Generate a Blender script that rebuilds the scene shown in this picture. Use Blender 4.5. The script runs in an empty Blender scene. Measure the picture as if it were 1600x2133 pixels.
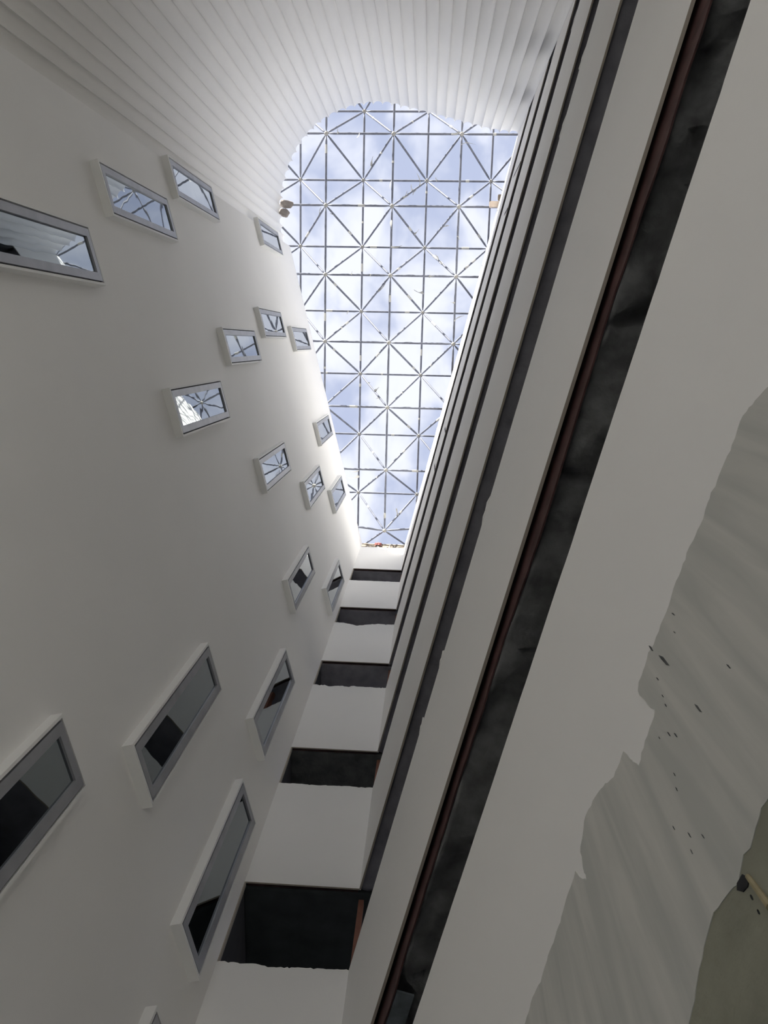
import bpy, bmesh, math, random
from mathutils import Vector, Matrix, noise

random.seed(11)
SC = bpy.context.scene
COL = SC.collection

# ------------------------------------------------------------------ camera
ZC = 1.5                                     # lens height above the atrium floor
cam_d = bpy.data.cameras.new('camera')
cam_d.sensor_fit = 'VERTICAL'
cam_d.sensor_height = 36.0
cam_d.lens = 36.0 * 1549.0 / 2133.0
cam_d.clip_start = 0.02
cam_d.clip_end = 400
cam = bpy.data.objects.new('camera', cam_d)
COL.objects.link(cam)
RX = Vector((0.99787199, -0.02139383, 0.06159375))
RY = Vector((0.03447937, 0.97489537, -0.2199777))
RZ = Vector((-0.0553413, 0.2216333, 0.97355843))
cam.matrix_world = Matrix(((RX.x, -RY.x, -RZ.x, 0), (RX.y, -RY.y, -RZ.y, 0), (RX.z, -RY.z, -RZ.z, ZC), (0, 0, 0, 1)))
SC.camera = cam

# ------------------------------------------------------------------ sky, sun, exposure
SC.view_settings.view_transform = 'Standard'
SC.view_settings.look = 'None'
SC.view_settings.gamma = 1.0
SC.view_settings.use_curve_mapping = False
SC.view_settings.exposure = 1.17
SC.cycles.use_denoising = True
SC.cycles.max_bounces = 18
SC.cycles.diffuse_bounces = 16
SC.cycles.glossy_bounces = 6
SC.cycles.sample_clamp_indirect = 6.0

world = bpy.data.worlds.new('sky')
SC.world = world
world.use_nodes = True
nt = world.node_tree
nt.nodes.clear()
w_out = nt.nodes.new('ShaderNodeOutputWorld')
w_bg = nt.nodes.new('ShaderNodeBackground')
w_tc = nt.nodes.new('ShaderNodeTexCoord')
w_map = nt.nodes.new('ShaderNodeMapping')
w_map.inputs['Location'].default_value = (2.3, 0.7, 0.4)
w_map.inputs['Scale'].default_value = (1.0, 0.8, 1.0)
w_n = nt.nodes.new('ShaderNodeTexNoise')
w_n.inputs['Scale'].default_value = 12.0
w_n.inputs['Detail'].default_value = 4.0
w_n.inputs['Roughness'].default_value = 0.48
w_n.inputs['Distortion'].default_value = 0.25
w_r = nt.nodes.new('ShaderNodeValToRGB')
w_r.color_ramp.interpolation = 'EASE'
w_r.color_ramp.elements[0].position = 0.36
w_r.color_ramp.elements[0].color = (0.24, 0.27, 0.365, 1)
w_r.color_ramp.elements[1].position = 0.62
w_r.color_ramp.elements[1].color = (0.425, 0.44, 0.495, 1)
for a, b in ((w_tc.outputs['Generated'], w_map.inputs['Vector']), (w_map.outputs[0], w_n.inputs['Vector']),
             (w_n.outputs[0], w_r.inputs[0]), (w_r.outputs[0], w_bg.inputs['Color']), (w_bg.outputs[0], w_out.inputs[0])):
    nt.links.new(a, b)
w_bg.inputs['Strength'].default_value = 1.0

sun_d = bpy.data.lights.new('sun', 'SUN')
sun_d.energy = 8.0
sun_d.angle = math.radians(0.6)
sun_d.color = (1.0, 0.965, 0.90)
sun = bpy.data.objects.new('sun', sun_d)
COL.objects.link(sun)
SUN_DIR = Vector((0.70, 1.0, -0.38)).normalized()
sun.rotation_euler = SUN_DIR.to_track_quat('-Z', 'Y').to_euler()
sun.location = (-20, -5, 45)


# ------------------------------------------------------------------ materials
def mat(name, col, rough=0.6, metal=0.0, spec=0.3, var=0.0, vscale=3.0, bump=0.0, bscale=40.0, col2=None):
    m = bpy.data.materials.new(name)
    m.use_nodes = True
    t = m.node_tree
    p = t.nodes['Principled BSDF']
    p.inputs['Base Color'].default_value = (*col, 1)
    p.inputs['Roughness'].default_value = rough
    p.inputs['Metallic'].default_value = metal
    p.inputs['Specular IOR Level'].default_value = spec
    if var or bump:
        tc = t.nodes.new('ShaderNodeTexCoord')
    if var:
        n = t.nodes.new('ShaderNodeTexNoise')
        n.inputs['Scale'].default_value = vscale
        n.inputs['Detail'].default_value = 5
        t.links.new(tc.outputs['Object'], n.inputs['Vector'])
        r = t.nodes.new('ShaderNodeValToRGB')
        r.color_ramp.elements[0].position = 0.3
        r.color_ramp.elements[1].position = 0.7
        c2 = col2 or tuple(c * (1 - var) for c in col)
        r.color_ramp.elements[0].color = (*c2, 1)
        r.color_ramp.elements[1].color = (*col, 1)
        t.links.new(n.outputs[0], r.inputs[0])
        t.links.new(r.outputs[0], p.inputs['Base Color'])
    if bump:
        n2 = t.nodes.new('ShaderNodeTexNoise')
        n2.inputs['Scale'].default_value = bscale
        n2.inputs['Detail'].default_value = 3
        t.links.new(tc.outputs['Object'], n2.inputs['Vector'])
        b = t.nodes.new('ShaderNodeBump')
        b.inputs['Strength'].default_value = bump
        b.inputs['Distance'].default_value = 0.02
        t.links.new(n2.outputs[0], b.inputs['Height'])
        t.links.new(b.outputs[0], p.inputs['Normal'])
    return m


M_WHITE = mat('white_emulsion', (0.94, 0.93, 0.908), 0.7, var=0.035, vscale=0.45, bump=0.03, bscale=18)
M_SURR = mat('white_box_paint', (0.90, 0.90, 0.88), 0.55)
M_ALU = mat('brushed_aluminium', (0.43, 0.44, 0.47), 0.42, metal=0.35, spec=0.5, var=0.18, vscale=4.0)
M_GASKET = mat('black_gasket', (0.02, 0.02, 0.022), 0.6)
M_GLASS = mat('coated_mirror_glass', (0.27, 0.30, 0.315), 0.015, metal=1.0)
M_BAR = mat('blue_grey_steel', (0.22, 0.235, 0.285), 0.5, var=0.25, vscale=6.0)
M_NODE = mat('pale_node', (0.42, 0.41, 0.38), 0.5)
M_FILM = mat('white_film', (0.55, 0.55, 0.52), 0.5)
M_CONC = mat('shaded_concrete_gouge', (0.13, 0.135, 0.135), 0.9, var=0.45, vscale=5.0, bump=0.5, bscale=14)  # concrete darkened to stand for an unlit soffit; also colours the gouges
M_ROUGH = mat('grey_spray_coat', (0.22, 0.225, 0.225), 0.95, var=0.5, vscale=6.0, bump=0.7, bscale=12)
M_SOFFIT_SHADE = mat('shaded_soffit', (0.06, 0.068, 0.07), 0.9, var=0.3, vscale=4.0)  # soffit with the gloom of the lower openings put into its colour
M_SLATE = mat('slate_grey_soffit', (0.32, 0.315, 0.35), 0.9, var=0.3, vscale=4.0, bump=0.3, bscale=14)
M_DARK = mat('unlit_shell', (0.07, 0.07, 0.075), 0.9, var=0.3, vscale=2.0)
M_RED = mat('red_oxide_primer', (0.115, 0.06, 0.057), 0.7, var=0.5, vscale=7.0)
M_COLUMN = mat('orange_primer', (0.36, 0.16, 0.11), 0.7, var=0.35, vscale=5.0)
M_EDGE = mat('board_edge', (0.42, 0.38, 0.32), 0.8)
M_TAN = mat('tan_render', (0.27, 0.225, 0.175), 0.85, var=0.2, vscale=6.0)
M_MORTAR = mat('grey_brown_mortar', (0.40, 0.36, 0.33), 0.9, var=0.3, vscale=9.0, bump=0.5, bscale=25)
M_RAG = mat('red_cloth', (0.30, 0.10, 0.085), 0.8)
M_BLUEBOARD = mat('blue_grey_board', (0.20, 0.23, 0.25), 0.8, var=0.4, vscale=9.0)
M_OLIVE = mat('bare_green_board', (0.34, 0.34, 0.27), 0.85, var=0.35, vscale=5.0, bump=0.2, bscale=30)
M_TIMBER = mat('pale_timber', (0.42, 0.36, 0.22), 0.8, var=0.4, vscale=14.0)
M_FLOOR = mat('grey_floor_tile', (0.42, 0.425, 0.43), 0.8, var=0.2, vscale=1.5)


def streak_mat():
    """Unpainted skim coat: grey, with slanted trowel streaks."""
    m = bpy.data.materials.new('grey_skim_coat')
    m.use_nodes = True
    t = m.node_tree
    p = t.nodes['Principled BSDF']
    p.inputs['Roughness'].default_value = 0.85
    p.inputs['Specular IOR Level'].default_value = 0.2
    tc = t.nodes.new('ShaderNodeTexCoord')
    mp = t.nodes.new('ShaderNodeMapping')
    mp.inputs['Rotation'].default_value = (math.radians(6), 0, 0)
    mp.inputs['Scale'].default_value = (9.0, 9.0, 0.8)
    n = t.nodes.new('ShaderNodeTexNoise')
    n.inputs['Scale'].default_value = 1.3
    n.inputs['Detail'].default_value = 4
    n.inputs['Distortion'].default_value = 0.6
    r = t.nodes.new('ShaderNodeValToRGB')
    r.color_ramp.elements[0].position = 0.35
    r.color_ramp.elements[0].color = (0.54, 0.545, 0.515, 1)
    r.color_ramp.elements[1].position = 0.68
    r.color_ramp.elements[1].color = (0.66, 0.65, 0.61, 1)
    t.links.new(tc.outputs['Object'], mp.inputs['Vector'])
    t.links.new(mp.outputs[0], n.inputs['Vector'])
    t.links.new(n.outputs[0], r.inputs[0])
    t.links.new(r.outputs[0], p.inputs['Base Color'])
    return m


M_SKIM = streak_mat()


# ------------------------------------------------------------------ helpers
def link(o, parent=None):
    COL.objects.link(o)
    if parent is not None:
        o.parent = parent
    return o


def mesh(name, verts, faces, material, parent=None, smooth=False):
    me = bpy.data.meshes.new(name)
    me.from_pydata([tuple(v) for v in verts], [], faces)
    bm = bmesh.new()
    bm.from_mesh(me)
    bmesh.ops.recalc_face_normals(bm, faces=bm.faces)
    bm.to_mesh(me)
    bm.free()
    me.materials.append(material)
    if smooth:
        for p in me.polygons:
            p.use_smooth = True
    return link(bpy.data.objects.new(name, me), parent)


def empty(name, loc=(0, 0, 0)):
    o = bpy.data.objects.new(name, None)
    o.empty_display_size = 0.2
    o.location = loc
    return link(o)


def tag(o, label=None, cat=None, group=None, kind=None):
    if label: o['label'] = label
    if cat: o['category'] = cat
    if group: o['group'] = group
    if kind: o['kind'] = kind
    return o


def box_data(cs, v=None, f=None):
    """eight corner vectors, ordered bottom ring then top ring"""
    v = [] if v is None else v
    f = [] if f is None else f
    k = len(v)
    v += cs
    f += [(k, k + 3, k + 2, k + 1), (k + 4, k + 5, k + 6, k + 7)]
    for i in range(4):
        j = (i + 1) % 4
        f.append((k + i, k + j, k + 4 + j, k + 4 + i))
    return v, f


def frame_box(F, s0, s1, d0, d1, z0, z1):
    return [F(s0, d0, z0), F(s1, d0, z0), F(s1, d1, z0), F(s0, d1, z0), F(s0, d0, z1), F(s1, d0, z1), F(s1, d1, z1), F(s0, d1, z1)]


def prism(F, poly, d0, d1):
    """polygon in (s, z) extruded from depth d0 to d1"""
    n = len(poly)
    v = [F(s, d0, z) for s, z in poly] + [F(s, d1, z) for s, z in poly]
    f = [tuple(range(n)), tuple(range(2 * n - 1, n - 1, -1))]
    for i in range(n):
        j = (i + 1) % n
        f.append((i, j, n + j, n + i))
    return v, f


def tube_data(a, b, r0, r1, n=8, v=None, f=None, caps=True):
    v = [] if v is None else v
    f = [] if f is None else f
    ax = (b - a).normalized()
    up = Vector((0, 0, 1)) if abs(ax.z) < 0.9 else Vector((1, 0, 0))
    p = ax.cross(up).normalized()
    q = ax.cross(p)
    k = len(v)
    for c, r in ((a, r0), (b, r1)):
        for i in range(n):
            an = 2 * math.pi * i / n
            v.append(c + (p * math.cos(an) + q * math.sin(an)) * r)
    for i in range(n):
        j = (i + 1) % n
        f.append((k + i, k + j, k + n + j, k + n + i))
    if caps:
        f.append(tuple(k + i for i in range(n))[::-1])
        f.append(tuple(k + n + i for i in range(n)))
    return v, f


# wall frames: s along the wall, d depth behind the visible face, z above the lens
YE = 7.2
A2 = Vector((-2.28397, YE, 0)); TL = Vector((-0.24470607, -0.96959731, 0)); NL = Vector((0.96959731, -0.24470607, 0))
C2 = Vector((-0.71231, YE, 0)); TR = Vector((0.2295349, -0.97330043, 0)); NR = Vector((-0.97330043, -0.2295349, 0))
def FL(s, d, z): return A2 + TL * s - NL * d + Vector((0, 0, z + ZC))       # left wall
def FR(s, d, z): return C2 + TR * s - NR * d + Vector((0, 0, z + ZC))       # right wall
def FE(s, d, z): return Vector((A2.x + s, YE + d, z + ZC))                  # end wall, s from the left corner
WE = C2.x - A2.x

TOP_E, TOP_R, TOP_L, TOP_F = 25.85, 26.1, 26.35, 25.9
TOPS = [23.2, 19.55, 15.93, 12.13, 8.65, 5.03]          # lower edges of the bands (tops of the slits)
BOTS = [21.95, 18.36, 14.68, 11.0, 7.30, 3.74]          # upper edges of the bands (sills of the slits)
S_LEFT, S_RIGHT = 10.65, 14.12

# ------------------------------------------------------------------ setting: floor and walls
v, f = box_data([Vector(p) for p in ((-9, -17, -0.2), (6, -17, -0.2), (6, 11, -0.2), (-9, 11, -0.2), (-9, -17, 0), (6, -17, 0), (6, 11, 0), (-9, 11, 0))])
tag(mesh('floor', v, f, M_FLOOR), 'grey screed floor at the foot of the atrium', 'floor', kind='structure')

v, f = box_data(frame_box(FL, -0.03, S_LEFT, 0, 0.25, -ZC, TOP_L))
tag(mesh('wall_left', v, f, M_WHITE), 'tall plain white wall dotted with boxed windows', 'wall', kind='structure')

# fluted wall: each concave channel is a piece of its own
RIDGE = [(-4.892, -3.126), (-4.99, -3.50), (-5.045, -3.90), (-5.055, -4.32), (-5.00, -4.75), (-4.90, -5.13), (-4.77, -5.51), (-4.59, -5.89),
         (-4.36, -6.25), (-4.08, -6.56), (-3.75, -6.84), (-3.38, -7.05), (-2.98, -7.21), (-2.53, -7.33), (-2.10, -7.38), (-1.68, -7.38),
         (-1.25, -7.29), (-0.53, -7.13), (0.32, -6.93), (1.15, -6.74), (1.72, -6.60), (2.527, -6.54)]
def resample(pts, step):
    pts = [Vector((x, y, 0)) for x, y in pts]
    fine = []
    for i in range(len(pts) - 1):
        p0, p1, p2, p3 = pts[max(i - 1, 0)], pts[i], pts[i + 1], pts[min(i + 2, len(pts) - 1)]
        for k in range(20):
            t = k / 20
            fine.append(0.5 * ((2 * p1) + (p2 - p0) * t + (2 * p0 - 5 * p1 + 4 * p2 - p3) * t * t + (3 * p1 - p0 - 3 * p2 + p3) * t ** 3))
    fine.append(pts[-1])
    L = [0.0]
    for a, b in zip(fine, fine[1:]):
        L.append(L[-1] + (b - a).length)
    n = round(L[-1] / step)
    out, j = [], 0
    for k in range(n + 1):
        d = L[-1] * k / n
        while j < len(L) - 2 and L[j + 1] < d: j += 1
        out.append(fine[j].lerp(fine[j + 1], (d - L[j]) / max(L[j + 1] - L[j], 1e-9)))
    return out
ridge = resample(RIDGE, 0.293)
fl_wall = empty('wall_fluted')
tag(fl_wall, 'curved white wall of upright concave flutes closing the wide end', 'wall', kind='structure')
NSEG = 12
ADDED_LOBBY_Z = 3.1      # flutes stop here, leaving an added, unseen lobby that admits daylight low down
def flute_mesh(w):
    vs = []
    for z in (ADDED_LOBBY_Z, TOP_F):
        for k in range(NSEG + 1):
            an = math.pi * k / NSEG
            vs.append(Vector((-w / 2 * math.cos(an), 0.37 * w * math.sin(an), z + ZC)))
        vs.append(Vector((w / 2 + 0.02, 0.32, z + ZC)))
        vs.append(Vector((-w / 2 - 0.02, 0.32, z + ZC)))
    n = NSEG + 3
    fs = [tuple(range(n))[::-1], tuple(range(n, 2 * n))]
    for i in range(n):
        j = (i + 1) % n
        fs.append((i, j, n + j, n + i))
    return vs, fs
w0 = (ridge[1] - ridge[0]).length
v, f = flute_mesh(w0 * 1.004)
flute0 = mesh('flute', v, f, M_WHITE, fl_wall)
for k, p in enumerate(flute0.data.polygons):
    p.use_smooth = 2 <= k < 2 + NSEG
for i in range(len(ridge) - 1):
    o = flute0 if i == 0 else link(flute0.copy(), fl_wall)
    a, b = ridge[i], ridge[i + 1]
    d = (b - a).normalized()
    outward = Vector((d.y, -d.x, 0))
    # keep the flute's depth pointing away from the room
    mid = (a + b) / 2
    if (mid + outward - Vector((-1.0, 0, 0))).length < (mid - Vector((-1.0, 0, 0))).length:
        outward = -outward
    o.matrix_world = Matrix(((d.x, outward.x, 0, mid.x), (d.y, outward.y, 0, mid.y), (0, 0, 1, 0), (0, 0, 0, 1)))

# bands of the end wall and right wall, with torn plaster along their upper edges
def ragged(s0, s1, z, amp, step, special=()):
    pts, s, drift = [], s0, 0.0
    while s < s1 - step * 0.4:
        drift = 0.75 * drift + random.uniform(-1, 1) * amp * 0.6
        dz = drift if random.random() < 0.75 else drift - abs(random.gauss(0, amp))
        for c, wdt, dep in special:
            dz -= dep * math.exp(-((s - c) / wdt) ** 2)
        pts.append((s, z + dz * (0 if s == s0 else 1)))
        s += step * random.uniform(0.6, 1.4)
    pts.append((s1, z))
    return pts

def band(F, parent, s0, s1, zlo, zhi, thick, amp, step, special=()):
    top = ragged(s0, s1, zhi, amp, step, special) if amp else [(s0, zhi), (s1, zhi)]
    poly = [(s1, zlo), (s0, zlo)] + top
    v, f = prism(F, poly, 0, thick)
    o = mesh('band', v, f, M_WHITE, parent)
    return o

w_end = tag(empty('wall_end'), 'narrow white end wall crossed by six dark floor openings', 'wall', kind='structure')
w_rt = tag(empty('wall_right'), 'long white wall of stacked parapet bands with dark slits between', 'wall', kind='structure')
SPEC_E = [[], [(0.62, 0.27, 0.16)], [(0.35, 0.08, 0.05), (0.75, 0.07, 0.05)], [(0.6, 0.2, 0.015)], [(0.7, 0.15, 0.03)], []]
for i in range(7):
    zlo = TOPS[i] if i < 6 else -ZC
    zhi = BOTS[i - 1] if i else None
    a_e = 0 if i == 0 else (0.022 if i in (2, 3) else 0.012)
    band(FE, w_end, 0, WE, zlo, zhi if i else TOP_E, 0.024, a_e, 0.035, SPEC_E[i - 1] if i else ())
    band(FR, w_rt, -0.02, S_RIGHT, zlo, zhi if i else TOP_R, 0.024, [0, 0.022, 0.022, 0.016, 0.010, 0.003, 0.003][i], 0.09)

# raw board edge showing as a thin line under each band
for i, T in enumerate(TOPS):
    v, f = box_data(frame_box(FR, 0.0, S_RIGHT, 0.0005, 0.0235, T - 0.006, T - 0.0005))
    mesh('board_edge', v, f, M_EDGE, w_rt)
    v, f = box_data(frame_box(FE, 0.0, WE, 0.0005, 0.0235, T - 0.005, T - 0.0005))
    mesh('board_edge', v, f, M_EDGE, w_end)
for i in range(6):
    # left return of each end opening
    v, f = box_data([FE(-0.01, 0.002, BOTS[i] - 0.02), FE(0.018, 0.002, BOTS[i] - 0.02), FE(0.018, 0.07, BOTS[i] - 0.02), FE(-0.01, 0.07, BOTS[i] - 0.02),
                     FE(-0.01, 0.002, TOPS[i]), FE(0.018, 0.002, TOPS[i]), FE(0.018, 0.07, TOPS[i]), FE(-0.01, 0.07, TOPS[i])])
    mesh('jamb', v, f, M_EDGE, w_end)

# storeys behind the slits: slab with rough soffit, and the enclosing dark shell
def soffit(F, name, s0, s1, d0, d1, z, ztop, ns, nd, amp, seed, label, material):
    vs, fs = [], []
    for i in range(ns + 1):
        for j in range(nd + 1):
            s = s0 + (s1 - s0) * i / ns
            d = d0 + (d1 - d0) * (j / nd) ** 1.7
            p = Vector((s * 2.2, d * 4.0, seed))
            dz = noise.fractal(p, 1.0, 2.0, 4) * amp
            cr = abs(noise.noise(Vector((s * 0.9 + seed, d * 1.3 + seed, 3.1))))
            if cr < 0.05: dz += amp * 0.8
            vs.append(F(s, d, z + dz))
    for i in range(ns):
        for j in range(nd):
            a = i * (nd + 1) + j
            fs.append((a, a + 1, a + nd + 2, a + nd + 1))
    k = len(vs)
    vs += [F(s0, d0, ztop), F(s1, d0, ztop), F(s1, d1, ztop), F(s0, d1, ztop)]
    e0 = [i * (nd + 1) for i in range(ns + 1)]
    e1 = [i * (nd + 1) + nd for i in range(ns + 1)]
    fs += [tuple([k, k + 1] + e0[::-1]), tuple([k + 2, k + 3] + e1), (k, k + 3, k + 2, k + 1)]
    fs += [tuple([k] + list(range(nd + 1)) + [k + 3]), tuple([k + 1] + [e0[-1] + q for q in range(nd + 1)] + [k + 2])]
    o = mesh(name, vs, fs, material)
    for pl in o.data.polygons[:ns * nd]:
        pl.use_smooth = True
    tag(o, label, 'ceiling', kind='structure')
    return o
ORD = ['topmost', 'second highest', 'third highest', 'fourth highest', 'fifth highest', 'lowest']
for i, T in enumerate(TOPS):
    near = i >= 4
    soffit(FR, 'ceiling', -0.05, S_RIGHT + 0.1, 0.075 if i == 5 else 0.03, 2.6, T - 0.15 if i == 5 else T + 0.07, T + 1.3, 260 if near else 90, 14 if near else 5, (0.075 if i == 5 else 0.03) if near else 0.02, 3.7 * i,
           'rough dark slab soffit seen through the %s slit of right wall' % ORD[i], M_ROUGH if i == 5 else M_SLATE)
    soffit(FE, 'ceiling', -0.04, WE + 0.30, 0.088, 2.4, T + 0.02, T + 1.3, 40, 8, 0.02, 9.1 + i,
           'dark slab soffit inside the %s opening of end wall' % ORD[i], M_SLATE if i < 3 else M_CONC if i == 3 else M_SOFFIT_SHADE)  # lower openings take darker copies, their deeper shade carried by the colour
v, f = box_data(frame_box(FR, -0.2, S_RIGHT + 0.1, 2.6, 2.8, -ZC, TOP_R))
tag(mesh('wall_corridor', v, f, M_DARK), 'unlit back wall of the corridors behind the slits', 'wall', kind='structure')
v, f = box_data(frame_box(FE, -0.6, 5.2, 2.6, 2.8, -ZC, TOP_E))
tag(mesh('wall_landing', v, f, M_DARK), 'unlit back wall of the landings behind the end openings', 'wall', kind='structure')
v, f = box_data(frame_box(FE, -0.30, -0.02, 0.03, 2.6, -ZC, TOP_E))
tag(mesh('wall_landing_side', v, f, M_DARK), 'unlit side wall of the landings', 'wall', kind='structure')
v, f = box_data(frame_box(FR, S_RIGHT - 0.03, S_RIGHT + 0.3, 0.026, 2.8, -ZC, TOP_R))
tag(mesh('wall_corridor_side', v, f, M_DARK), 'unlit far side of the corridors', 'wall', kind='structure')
# roof deck round the opening, hidden behind the wall heads
v, f = box_data(frame_box(FR, -0.2, S_RIGHT + 0.3, 0.026, 2.8, TOP_R - 0.35, TOP_R - 0.02))
tag(mesh('roof', v, f, M_TAN), 'flat roof deck behind the head of the right wall', 'roof', kind='structure')
v, f = box_data(frame_box(FE, -0.6, WE + 0.2, 0.09, 2.6, TOP_E - 0.35, TOP_E - 0.02))
tag(mesh('roof', v, f, M_TAN), 'flat roof deck behind the head of the end wall', 'roof', kind='structure')

v, f = box_data(frame_box(FL, -1.2, S_LEFT, 0.27, 3.2, TOP_L - 0.35, TOP_L - 0.05))
tag(mesh('roof', v, f, M_TAN), 'flat roof deck behind the head of the left wall', 'roof', kind='structure')
v, f = box_data([Vector((x, y, z + ZC)) for z in (TOP_F - 0.35, TOP_F - 0.05) for x, y in ((-9.0, -10.6), (4.5, -10.6), (4.5, -7.85), (-9.0, -7.85))])
tag(mesh('roof', v, f, M_TAN), 'flat roof deck behind the head of the fluted wall', 'roof', kind='structure')

for nm, lab, c in (('ceiling', 'white ceiling of the added daylight lobby behind the camera', (-9, 6, -17, -7.3, ADDED_LOBBY_Z, ADDED_LOBBY_Z + 0.3)),  # out-of-view lobby, added to bring daylight onto the lower walls
                  ('wall_added_lobby', 'white side wall of the added daylight lobby', (-9.2, -9, -17, -3.2, -ZC, ADDED_LOBBY_Z)), ('wall_added_lobby', 'white far side wall of the added daylight lobby', (6, 6.2, -17, -6.0, -ZC, ADDED_LOBBY_Z)),
                  ('wall_added_lobby', 'short white return wall of the added daylight lobby', (-9, -5.2, -3.3, -3.1, -ZC, ADDED_LOBBY_Z)), ('ceiling', 'white ceiling of the added daylight lobby beside the flutes', (-9, -5.4, -7.3, -3.1, ADDED_LOBBY_Z, ADDED_LOBBY_Z + 0.3)),
                  ('ceiling', 'white ceiling of the added daylight lobby at the right', (2.6, 6, -7.3, -6.0, ADDED_LOBBY_Z, ADDED_LOBBY_Z + 0.3))):
    x0, x1, y0, y1, z0, z1 = c
    v, f = box_data([Vector((x, y, z + ZC)) for z in (z0, z1) for x, y in ((x0, y0), (x1, y0), (x1, y1), (x0, y1))])
    tag(mesh(nm, v, f, M_WHITE), lab, 'ceiling' if nm == 'ceiling' else 'wall', kind='structure')
v, f = box_data([Vector((x, y, z)) for z in (-0.5, -0.2) for x, y in ((-60, -80), (60, -80), (60, 40), (-60, 40))])
tag(mesh('ground', v, f, mat('pale_paving', (0.42, 0.40, 0.37), 0.9, var=0.2, vscale=0.5)), 'pale paving outside the building', 'ground', kind='structure')

# ------------------------------------------------------------------ steel behind the slits
def jag_plate(F, s0, s1, d0, d1, zlo, zhi, amp, step, seed):
    poly = [(s1, zhi), (s0, zhi)]
    s = s0
    while s < s1:
        poly.append((s, zlo + noise.fractal(Vector((s * 0.8, seed, 0)), 1.0, 2.0, 4) * amp))
        s += step
    poly.append((s1, zlo))
    return prism(F, poly, d0, d1)
b = tag(empty('steel_beam', FR(0, 0.1, TOPS[5])), 'red-primed steel edge beam running along the lowest slit of right wall', 'beam')
inv = Matrix.Translation(-b.location)
for nm, (d0, d1, zl, zh, am) in {'web': (0.058, 0.070, TOPS[5] - 0.19, TOPS[5] + 0.8, 0.09), 'top_flange': (0.03, 0.15, TOPS[5] + 0.8, TOPS[5] + 0.82, 0)}.items():
    v, f = jag_plate(FR, 0.15, S_RIGHT - 0.03, d0, d1, zl, zh, am, 0.06, 27.5) if am else box_data(frame_box(FR, 0.15, S_RIGHT - 0.03, d0, d1, zl, zh))
    mesh(nm, [inv @ p for p in v], f, M_RED, b)
for i, T in enumerate(TOPS):
    e = tag(empty('steel_beam', FE(0, 0.1, T)), 'brown-primed steel beam over the %s opening of end wall' % ORD[i], 'beam', 'edge beams over the end openings')
    inv = Matrix.Translation(-e.location)
    for nm, (d0, d1, zl, zh) in {'web': (0.07, 0.085, T + 0.03, T + 0.5), 'top_flange': (0.03, 0.12, T + 0.5, T + 0.52)}.items():
        v, f = box_data(frame_box(FE, 0.03, WE - 0.02, d0, d1, zl, zh))
        mesh(nm, [inv @ p for p in v], f, M_RED, e)
# corner columns, one per storey
for i, T in enumerate(TOPS):
    base = FE(WE + 0.03, 0.20, BOTS[i] - 1.0)
    c = tag(empty('steel_column', base), 'orange-primed steel column in the corner of the %s end opening' % ORD[i], 'column', 'corner columns of the storeys')
    h = T - BOTS[i] + 0.98
    for nm, x0, x1, y0, y1, z0, z1 in (('post', -0.035, 0.035, -0.05, 0.05, 0.015, h - 0.01), ('base_plate', -0.08, 0.08, -0.08, 0.08, 0, 0.015)):
        v, f = box_data([Vector(p) for p in ((x0, y0, z0), (x1, y0, z0), (x1, y1, z0), (x0, y1, z0), (x0, y0, z1), (x1, y0, z1), (x1, y1, z1), (x0, y1, z1))])
        mesh(nm, v, f, M_COLUMN, c)

# ------------------------------------------------------------------ windows of the left wall
WIN = [  # s of the centre, z of the frame's foot, label
    (8.42, 6.93, 'boxed window cut by the left picture edge, reflecting fluted wall'),
    (9.435, 10.6, 'boxed window reflecting scalloped wall head and a star of bars'),
    (10.30, 14.03, 'steeply slanting boxed window nearest under the flutes, large'),
    (10.38, 21.15, 'small high boxed window beside the foot of the scalloped edge'),
    (6.30, 10.85, 'middle boxed window reflecting a sunlit wall and star of bars'),
    (7.27, 14.6, 'boxed window reflecting two crossing bars, largest of the upper three'),
    (7.84, 18.35, 'boxed window in the middle of the upper cluster of three'),
    (7.47, 22.15, 'smallest boxed window of the upper three, next to skylight edge'),
    (4.58, 22.38, 'lone small boxed window high by the skylight, reflecting plain sky'),
    (4.64, 14.72, 'lowest and largest boxed window of the middle cluster of three'),
    (3.45, 18.48, 'boxed window reflecting a star of bars, middle of middle cluster'),
    (2.52, 22.0, 'boxed window at top of middle cluster, nearest the narrow end'),
    (2.11, 14.45, 'boxed window reflecting one dark square, above the dark panes'),
    (0.755, 17.87, 'thin foreshortened boxed window high beside the end wall corner'),
    (2.79, 6.85, 'large dark boxed window with a black square reflected in its middle'),
    (1.17, 10.39, 'narrow dark boxed window next to end wall, midway up'),
    (0.77, 6.65, 'long narrow dark boxed window alongside the biggest end opening'),
    (3.655, 3.20, 'nearest dark boxed window cut by the left picture edge, low'),
    (0.59, 3.10, 'boxed window of which only a corner shows, bottom picture edge'),
]
BW, BH, BD = 0.37, 0.05, 0.12        # half width of the box, its overhang, its depth
def ring(o0, o1, i0, i1, d0, d1):
    """rectangular ring: outer (x0,z0)-(x1,z1), inner likewise, depth d0 (wall) to d1 (room)"""
    O = [(o0[0], o0[1]), (o1[0], o0[1]), (o1[0], o1[1]), (o0[0], o1[1])]
    I = [(i0[0], i0[1]), (i1[0], i0[1]), (i1[0], i1[1]), (i0[0], i1[1])]
    vs = [Vector((x, d, z)) for d in (d0, d1) for P in (O, I) for x, z in P]
    fs = []
    for k in range(4):
        j = (k + 1) % 4
        fs += [(k, j, 8 + j, 8 + k), (4 + j, 4 + k, 12 + k, 12 + j), (8 + k, 8 + j, 12 + j, 12 + k), (j, k, 4 + k, 4 + j)]
    return vs, fs
HH = 2.62
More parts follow.
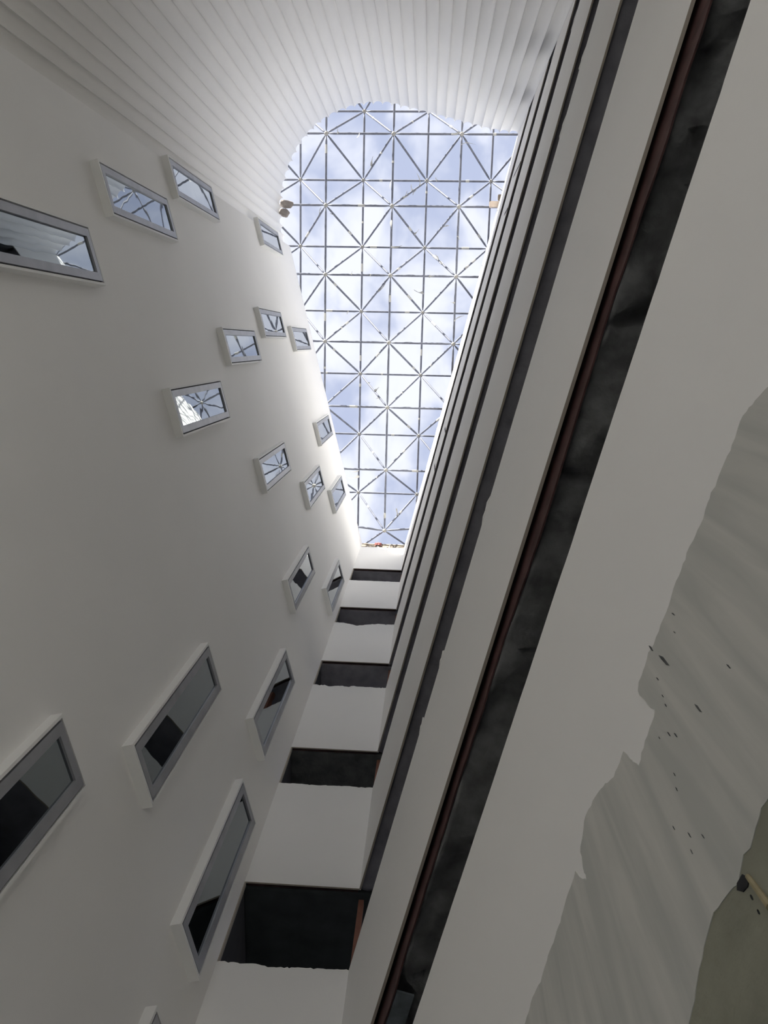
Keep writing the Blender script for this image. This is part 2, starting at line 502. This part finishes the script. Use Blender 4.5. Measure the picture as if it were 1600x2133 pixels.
def slab_y(x0, x1, y0, y1, z0, z1):
    return box_data([Vector(p) for p in ((x0, y0, z0), (x1, y0, z0), (x1, y1, z0), (x0, y1, z0), (x0, y0, z1), (x1, y0, z1), (x1, y1, z1), (x0, y1, z1))])
PARTS = {}
def win_mesh(nm, vf, m):
    o = mesh(nm, vf[0], vf[1], m)
    COL.objects.unlink(o)
    PARTS[nm] = o
win_mesh('surround', ring((-BW, -BH), (BW, HH + BH), (-BW + 0.03, -BH + 0.035), (BW - 0.03, HH + BH - 0.035), 0.0, BD), M_SURR)
win_mesh('gasket', slab_y(-BW + 0.03, BW - 0.03, 0.002, 0.085, -BH + 0.035, HH + BH - 0.035), M_GASKET)
win_mesh('stile', slab_y(-0.05, 0.05, 0.086, 0.118, 0.0, HH), M_ALU)
win_mesh('rail', slab_y(-0.22, 0.22, 0.086, 0.118, 0.0, 0.09), M_ALU)
# pane: slightly pillowed sheet so that its mirror image wavers as in the photograph
NX, NZ = 6, 16
vs, fs = [], []
for d in (0.0875, 0.094):
    for a in range(NX + 1):
        for b in range(NZ + 1):
            vs.append(Vector((-0.222 + 0.444 * a / NX, d, 0.085 + (HH - 0.17) * b / NZ)))
nn = (NX + 1) * (NZ + 1)
for a in range(NX):
    for b in range(NZ):
        q = a * (NZ + 1) + b
        fs += [(q, q + 1, q + NZ + 2, q + NZ + 1), (nn + q, nn + q + NZ + 1, nn + q + NZ + 2, nn + q + 1)]
win_mesh('pane', (vs, fs), M_GLASS)
def glass_wave(m):
    t = m.node_tree
    p = t.nodes['Principled BSDF']
    tc = t.nodes.new('ShaderNodeTexCoord')
    n = t.nodes.new('ShaderNodeTexNoise')
    n.inputs['Scale'].default_value = 2.2
    n.inputs['Detail'].default_value = 1.0
    b = t.nodes.new('ShaderNodeBump')
    b.inputs['Strength'].default_value = 0.05
    b.inputs['Distance'].default_value = 0.02
    t.links.new(tc.outputs['Object'], n.inputs['Vector'])
    t.links.new(n.outputs[0], b.inputs['Height'])
    t.links.new(b.outputs[0], p.inputs['Normal'])
glass_wave(M_GLASS)
for k, (s, hb, lab) in enumerate(WIN):
    w = empty('window_%d' % (k + 1))
    w.matrix_world = Matrix(((TL.x, NL.x, 0, 0), (TL.y, NL.y, 0, 0), (0, 0, 1, 0), (0, 0, 0, 1)))
    w.location = FL(s, 0, hb)
    tag(w, lab, 'window', kind='structure')
    def put(nm, x=0, z=0):
        o = PARTS[nm].copy()
        link(o, w)
        o.location = (x, 0, z)
        return o
    put('surround'); put('gasket')
    put('stile', -0.27); put('stile', 0.27)
    put('rail'); put('rail', 0, HH - 0.09)
    put('pane')

# ------------------------------------------------------------------ space frame over the opening
P = 2.25
M3 = Matrix(((1.0, 1e-05, 0.0026), (-6e-05, 0.99982, 0.01907), (-0.0026, -0.01907, 0.99981)))
T3 = Vector((-2.15399, -3.49284, 12.57071))
DEP = 0.6625
def G(i, j, low):
    p = (M3 @ Vector((i, j, -DEP if low else 0)) + T3) * P
    return p + Vector((0, 0, ZC))
def over(p, m):
    """is a node above the opening, or within m of it?"""
    x, y = p.x, p.y
    if y > YE + 1.3 or y < -7.4 - m: return False
    xl = A2.x + (y - YE) * 0.25238 if y > -3.2 else -5.05 + max(0, (-5.2 - y)) * 0.75
    xr = C2.x - (y - YE) * 0.23583
    return xl - m < x < xr + m
frame = tag(empty('space_frame', G(1.5, 3, True)), 'double-layer steel lattice of blue-grey bars spanning the open skylight', 'skylight frame')
inv = Matrix.Translation(-frame.location)
top_n, low_n = {}, {}
for i in range(-4, 8):
    for j in range(-3, 10):
        p = G(i, j, False)
        if over(p, 2.6): top_n[i, j] = p
        p = G(i + 0.5, j + 0.5, True)
        if over(p, 2.6): low_n[i, j] = p
RB = 0.037
NODE_R = 0.075
bars = []
def bar(a, b, r, nm):
    d = (b - a).normalized()
    a1, b1 = a + d * 0.06, b - d * 0.06
    a2, b2 = a + d * 0.24, b - d * 0.24
    L = (b2 - a2).length
    vs, fs = [], []
    prof = [(a1, 0.014), (a2, r), (b2, r), (b1, 0.014)]
    n = 8
    up = Vector((0, 0, 1)) if abs(d.z) < 0.9 else Vector((1, 0, 0))
    p = d.cross(up).normalized(); q = d.cross(p)
    for c, rr in prof:
        for k in range(n):
            an = 2 * math.pi * k / n
            vs.append(inv @ (c + (p * math.cos(an) + q * math.sin(an)) * rr))
    for s in range(3):
        for k in range(n):
            j = (k + 1) % n
            fs.append((s * n + k, s * n + j, (s + 1) * n + j, (s + 1) * n + k))
    fs += [tuple(range(n))[::-1], tuple(range(3 * n, 4 * n))]
    o = mesh(nm, vs, fs, M_BAR, frame, smooth=True)
    bars.append((a2, b2, r))
for D in (top_n, low_n):
    for (i, j), p in D.items():
        for di, dj in ((1, 0), (0, 1)):
            if (i + di, j + dj) in D:
                if D is low_n and dj == 0 and j == 6: continue
                bar(p, D[i + di, j + dj], RB, 'chord')
for (i, j), p in low_n.items():
    for di in (0, 1):
        for dj in (0, 1):
            if (i + di, j + dj) in top_n:
                bar(p, top_n[i + di, j + dj], RB * 0.92, 'diagonal_bar')
# the last low row before the end wall is bent up at both sides
if (1, 6) in low_n:
    c = low_n[1, 6]
    for sx in (-1, 1):
        bar(c, c + Vector((sx * P * 0.98, -0.20, 0.14)), RB, 'chord')
bm = bmesh.new()
bmesh.ops.create_icosphere(bm, subdivisions=2, radius=NODE_R)
me = bpy.data.meshes.new('node'); bm.to_mesh(me); bm.free()
me.materials.append(M_NODE)
for p_ in me.polygons: p_.use_smooth = True
for D in (top_n, low_n):
    for p in D.values():
        o = link(bpy.data.objects.new('node', me), frame)
        o.location = inv @ p
# wrap left on some bars: short pale sleeves
sleeve_rng = random.Random(5)
for a, b, r in bars:
    m = (a + b) / 2
    if not over(m, 0.0): continue
    for k in range(2):
        if sleeve_rng.random() < 0.30:
            t0 = sleeve_rng.uniform(0.02, 0.8); ln = sleeve_rng.uniform(0.02, 0.16)
            t1 = min(t0 + ln, 1.0)
            v, f = tube_data(a.lerp(b, t0), a.lerp(b, t1), r + 0.006, r + 0.009, 7)
            mesh('wrap_sleeve', [inv @ q for q in v], f, M_FILM, frame)

# shreds of plastic film hanging from the bars
shred_rng = random.Random(8)
vis = [b for b in bars if over((b[0] + b[1]) / 2, -0.3)]
for k in range(34):
    a, b, r = shred_rng.choice(vis)
    q = a.lerp(b, shred_rng.uniform(0.05, 0.95))
    side = Vector((shred_rng.uniform(-1, 1), shred_rng.uniform(-1, 1), 0)).normalized()
    L, wd = shred_rng.uniform(0.12, 0.5), shred_rng.uniform(0.015, 0.045)
    n = 5
    vs, fs = [], []
    bend = shred_rng.uniform(-0.8, 0.8)
    for i in range(n + 1):
        t = i / n
        c = Vector((side.x * L * t * 0.7, side.y * L * t * 0.7, -r - L * 0.45 * t)) + Vector((-side.y, side.x, 0)) * bend * L * t * t
        w = wd * (1 - 0.7 * t) * (1 + 0.5 * math.sin(7 * t + k))
        o_ = Vector((-side.y, side.x, 0.3)) * w
        vs += [c - o_, c + o_, c + o_ + Vector((0, 0, 0.004)), c - o_ + Vector((0, 0, 0.004))]
    for i in range(n):
        for e in range(4):
            fs.append((i * 4 + e, i * 4 + (e + 1) % 4, i * 4 + 4 + (e + 1) % 4, i * 4 + 4 + e))
    fs += [(0, 1, 2, 3), tuple(n * 4 + e for e in range(4))]
    o = mesh('plastic_shred', vs, fs, M_FILM)
    o.location = q
    tag(o, 'small torn shred of white plastic film dangling from a skylight bar', 'plastic film', 'plastic shreds on the skylight bars')

# ------------------------------------------------------------------ things at the wall heads
def lump(name, loc, size, seed, m, label, cat, rot=0.0, group=None):
    bm = bmesh.new()
    bmesh.ops.create_icosphere(bm, subdivisions=3, radius=1.0)
    for q in bm.verts:
        d = 1 + 0.28 * noise.noise(q.co * 1.3 + Vector((seed, 0, 0))) + 0.1 * noise.noise(q.co * 4 + Vector((0, seed, 0)))
        q.co = Vector((q.co.x * size[0] * d, q.co.y * size[1] * d, max(q.co.z, -0.75) * size[2] * d))
    me = bpy.data.meshes.new(name); bm.to_mesh(me); bm.free()
    me.materials.append(m)
    o = link(bpy.data.objects.new(name, me))
    o.location = loc; o.rotation_euler = (0, 0, rot)
    return tag(o, label, cat, group)

lump('mortar_lump', (-4.93, -4.40, 25.97 + ZC), (0.24, 0.13, 0.07), 3.0, M_MORTAR, 'longer grey-brown lump of mortar perched on scalloped wall head', 'mortar', 0.12)
lump('mortar_lump', (-5.00, -4.13, 25.94 + ZC), (0.17, 0.13, 0.06), 8.0, M_MORTAR, 'shorter grey-brown lump of mortar on scalloped wall head, beside longer one', 'mortar', 0.3)

def block(name, x0, x1, y0, y1, z0, z1, m, label, cat, rot=0.0, chip=0.02, seed=0):
    """chipped concrete block: bevelled box with disturbed corners"""
    bm = bmesh.new()
    bmesh.ops.create_cube(bm, size=1.0)
    bmesh.ops.scale(bm, vec=(x1 - x0, y1 - y0, z1 - z0), verts=bm.verts)
    bmesh.ops.bevel(bm, geom=list(bm.edges), offset=0.012, segments=2, affect='EDGES')
    bmesh.ops.subdivide_edges(bm, edges=[e for e in bm.edges if e.calc_length() > 0.08], cuts=2, use_grid_fill=True)
    for q in bm.verts:
        q.co += Vector((noise.noise(q.co * 6 + Vector((seed, 0, 0))), noise.noise(q.co * 6 + Vector((0, seed, 5))), noise.noise(q.co * 6 + Vector((9, seed, 0))))) * chip
    me = bpy.data.meshes.new(name); bm.to_mesh(me); bm.free()
    me.materials.append(m)
    o = link(bpy.data.objects.new(name, me))
    o.location = ((x0 + x1) / 2, (y0 + y1) / 2, (z0 + z1) / 2 + ZC); o.rotation_euler = (0, 0, rot)
    return tag(o, label, cat)
M_BLOCK = mat('pinkish_block', (0.60, 0.50, 0.42), 0.85, var=0.15, vscale=6.0, bump=0.2)
M_BLOCK2 = mat('ribbed_brown_block', (0.30, 0.25, 0.20), 0.9, var=0.3, vscale=9.0)
block('bearing_block', 1.76, 2.4, -4.60, -4.41, 26.12, 26.30, M_BLOCK, 'tan bearing block jutting inward from right wall head under a bar', 'block', 0.03, 0.015, 2)
block('stone_block', 2.02, 2.4, -4.80, -4.615, 26.12, 26.28, M_BLOCK2, 'small dark brown block beside the tan one on right wall head', 'block', 0.05, 0.02, 6)

# rendered upstand behind the head of the end wall, with debris on it
v, f = box_data(frame_box(FE, -0.2, WE + 0.35, 0.12, 0.40, TOP_E - 0.02, 26.62))
tag(mesh('trim_upstand', v, f, M_TAN), 'tan rendered upstand behind the head of the end wall', 'upstand', kind='structure')
v, f = box_data(frame_box(FE, -0.2, WE + 0.35, 0.10, 0.42, 26.62, 26.70))
tag(mesh('trim_coping', v, f, mat('pale_coping', (0.36, 0.31, 0.25), 0.8)), 'pale coping along the tan upstand', 'coping', kind='structure')
bm = bmesh.new()
bmesh.ops.create_grid(bm, x_segments=14, y_segments=14, size=0.13)
for q in bm.verts:
    x, y = q.co.x, q.co.y
    q.co = Vector((x, -0.035 - 0.02 * noise.noise(Vector((x * 14, y * 14, 0))), y * 1.2 + 0.05 * noise.noise(Vector((x * 11, 3, y * 5)))))
    q.co.z += -abs(x) * 0.8
bmesh.ops.solidify(bm, geom=list(bm.faces), thickness=0.012)
me = bpy.data.meshes.new('red_rag'); bm.to_mesh(me); bm.free()
me.materials.append(M_RAG)
rag = link(bpy.data.objects.new('red_rag', me))
rag.location = (-1.70, YE + 0.10, 26.60 + ZC)
tag(rag, 'scrap of red cloth draped over the tan upstand above end wall', 'cloth')
srng = random.Random(3)
for k, x in enumerate((-2.05, -1.72, -1.62, -1.43, -1.36, -1.26)):
    h = srng.uniform(0.2, 0.45)
    lean = srng.uniform(-0.1, 0.1)
    vs, fs = [], []
    for i in range(5):
        t = i / 4
        c = Vector((lean * t, 0.01 * math.sin(9 * t), h * t))
        w = 0.02 * (1 - 0.5 * t)
        vs += [c + Vector((-w, 0, 0)), c + Vector((w, 0, 0)), c + Vector((w, 0.008, 0)), c + Vector((-w, 0.008, 0))]
    for i in range(4):
        for e in range(4):
            fs.append((i * 4 + e, i * 4 + (e + 1) % 4, i * 4 + 4 + (e + 1) % 4, i * 4 + 4 + e))
    fs += [(3, 2, 1, 0), (16, 17, 18, 19)]
    o = mesh('plastic_strip', vs, fs, M_FILM)
    o.location = (x, YE + 0.03, TOP_E + ZC)
    tag(o, 'white plastic strip standing up on the head of end wall', 'plastic film', 'plastic strips on the end wall head')

# ------------------------------------------------------------------ lower right wall: bare skim coat, broken board, scratches
SKIM_TOP = [(9.4, 2.1), (8.2, 2.16), (7.3, 2.20), (7.22, 2.29), (6.65, 2.33), (6.52, 2.32), (6.37, 2.34), (6.26, 2.32), (6.28, 2.14), (6.10, 2.12),
            (6.07, 2.25), (5.97, 2.26), (5.86, 2.34), (5.73, 2.37), (5.64, 2.30), (5.62, 2.17), (5.57, 2.28), (5.32, 2.25), (5.16, 2.24), (4.95, 2.24), (4.4, 2.22), (2.8, 2.2)]
SKIM_LOW = [(2.8, 1.22), (5.4, 1.34), (5.72, 1.40), (5.88, 1.42), (5.96, 1.455), (6.03, 1.48), (6.11, 1.495), (6.19, 1.475), (6.225, 1.455), (6.235, 1.465), (6.28, 1.478), (6.31, 1.468),
            (6.33, 1.475), (6.40, 1.485), (6.6, 1.44), (9.4, 1.25)]
def roughen(pts, step, amp, seed):
    out = []
    for (s0, z0), (s1, z1) in zip(pts, pts[1:]):
        n = max(1, int(math.hypot(s1 - s0, z1 - z0) / step))
        for k in range(n):
            t = k / n
            q = Vector((s0 + (s1 - s0) * t, z0 + (z1 - z0) * t, seed))
            out.append((q.x + noise.noise(q * 23.0) * amp, q.y + (noise.noise(q * 31.0) + 0.6 * noise.noise(q * 77.0)) * amp))
    return out + [pts[-1]]
v, f = prism(FR, roughen(SKIM_TOP, 0.02, 0.014, 1.5) + roughen(SKIM_LOW, 0.02, 0.006, 4.5), -0.003, 0.01)
mesh('skim_coat', v, f, M_SKIM, w_rt)['label'] = 'unpainted grey skim coat with trowel streaks'
v, f = prism(FR, [(2.8, -1.4), (2.8, 1.35), (6.0, 1.55), (9.4, 1.55), (9.4, -1.4)], -0.001, 0.008)
mesh('bare_board', v, f, M_OLIVE, w_rt)['label'] = 'olive bare board below the skim coat'
# torn hole and stick at the edge of the bare board
v, f = prism(FR, [(6.212, 1.452), (6.222, 1.462), (6.250, 1.458), (6.262, 1.432), (6.245, 1.425), (6.225, 1.432)], -0.0035, 0.0)
mesh('torn_hole', v, f, M_GASKET, w_rt)['label'] = 'dark torn hole in the board'
v, f = tube_data(FR(6.262, -0.004, 1.436), FR(6.275, -0.008, 1.33), 0.0065, 0.0085, 7)
st = mesh('timber_sliver', v, f, M_TIMBER)
tag(st, 'pale timber sliver sticking out of the torn board at lower right', 'timber')
for (s, z, r) in ((6.238, 1.402, 0.004), (6.234, 1.365, 0.0035)):
    n = 9
    poly = [(s + r * 0.8 * math.cos(2 * math.pi * k / n) * (1 + 0.2 * math.sin(3 * k)), z + 2.0 * r * math.sin(2 * math.pi * k / n)) for k in range(n)]
    v, f = prism(FR, poly, -0.0018, 0.0)
    mesh('nail_hole', v, f, M_GASKET, w_rt)
grng = random.Random(21)
GOUGES = [(6.41, 2.36, .05), (6.42, 2.26, .10), (6.36, 2.22, .025), (6.42, 1.93, .055), (6.58, 1.85, .03), (6.56, 2.28, .03), (6.52, 2.22, .02), (6.28, 2.02, .03), (6.30, 1.98, .03), (6.22, 1.9, .02),
          (6.2, 1.86, .02), (6.12, 1.80, .02), (6.16, 1.72, .025), (6.14, 1.68, .02), (6.2, 1.66, .02), (6.24, 2.06, .015), (6.34, 2.14, .02), (6.33, 2.10, .02)]
for s, z, L in GOUGES:
    w = L * 0.10 + 0.0008
    sl = grng.uniform(-0.02, 0.10) * L
    poly = [(s, z), (s + w * 0.7 + sl * 0.3, z - L * 0.35), (s + sl + w * 0.3, z - L), (s + sl - w * 0.4, z - L * 0.8), (s - w * 0.3 + sl * 0.3, z - L * 0.3)]
    v, f = prism(FR, poly, -0.0042, -0.002)
    mesh('gouge', v, f, M_CONC, w_rt)
# pieces of blue-grey board wedged under the lowest soffit
for k, (s0, s1, d0, d1) in enumerate(((1.98, 2.38, 0.075, 0.215), (1.25, 1.90, 0.068, 0.20))):
    v, f = box_data(frame_box(FR, s0, s1, d0, d1, 4.80 - 0.02 * k, 4.82 - 0.02 * k))
    o = mesh('board_piece', v, f, M_BLUEBOARD)
    tag(o, ('upper' if k == 0 else 'lower') + ' blue-grey board piece wedged in the lowest slit, bottom of picture', 'board')
# open board joints rising from the second slit into the top bands
for s, L in ((11.83, 1.5), (10.75, 0.8), (5.10, 0.9), (4.05, 0.9)):
    v, f = box_data(frame_box(FR, s - 0.035, s + 0.035, -0.004, 0.004, TOPS[1] - 0.005, TOPS[1] + L))
    mesh('open_joint', v, f, M_GASKET, w_rt)
# torn plaster flakes on the sills of the slits
frng = random.Random(17)
for i, s, L in ((3, 11.05, 0.28), (3, 10.2, 0.30), (2, 12.9, 0.35), (1, 11.6, 0.25), (4, 5.6, 0.30), (4, 4.0, 0.2), (4, 3.2, 0.2)):
    pts = [(s, BOTS[i] - 0.03), (s + L * 0.2, BOTS[i] + 0.07), (s + L * 0.45, BOTS[i] + 0.03), (s + L * 0.7, BOTS[i] + 0.09), (s + L, BOTS[i] - 0.03)]
    v, f = prism(FR, pts, -0.006, 0.012)
    mesh('plaster_flake', v, f, M_EDGE if frng.random() < 0.4 else M_WHITE, w_rt)
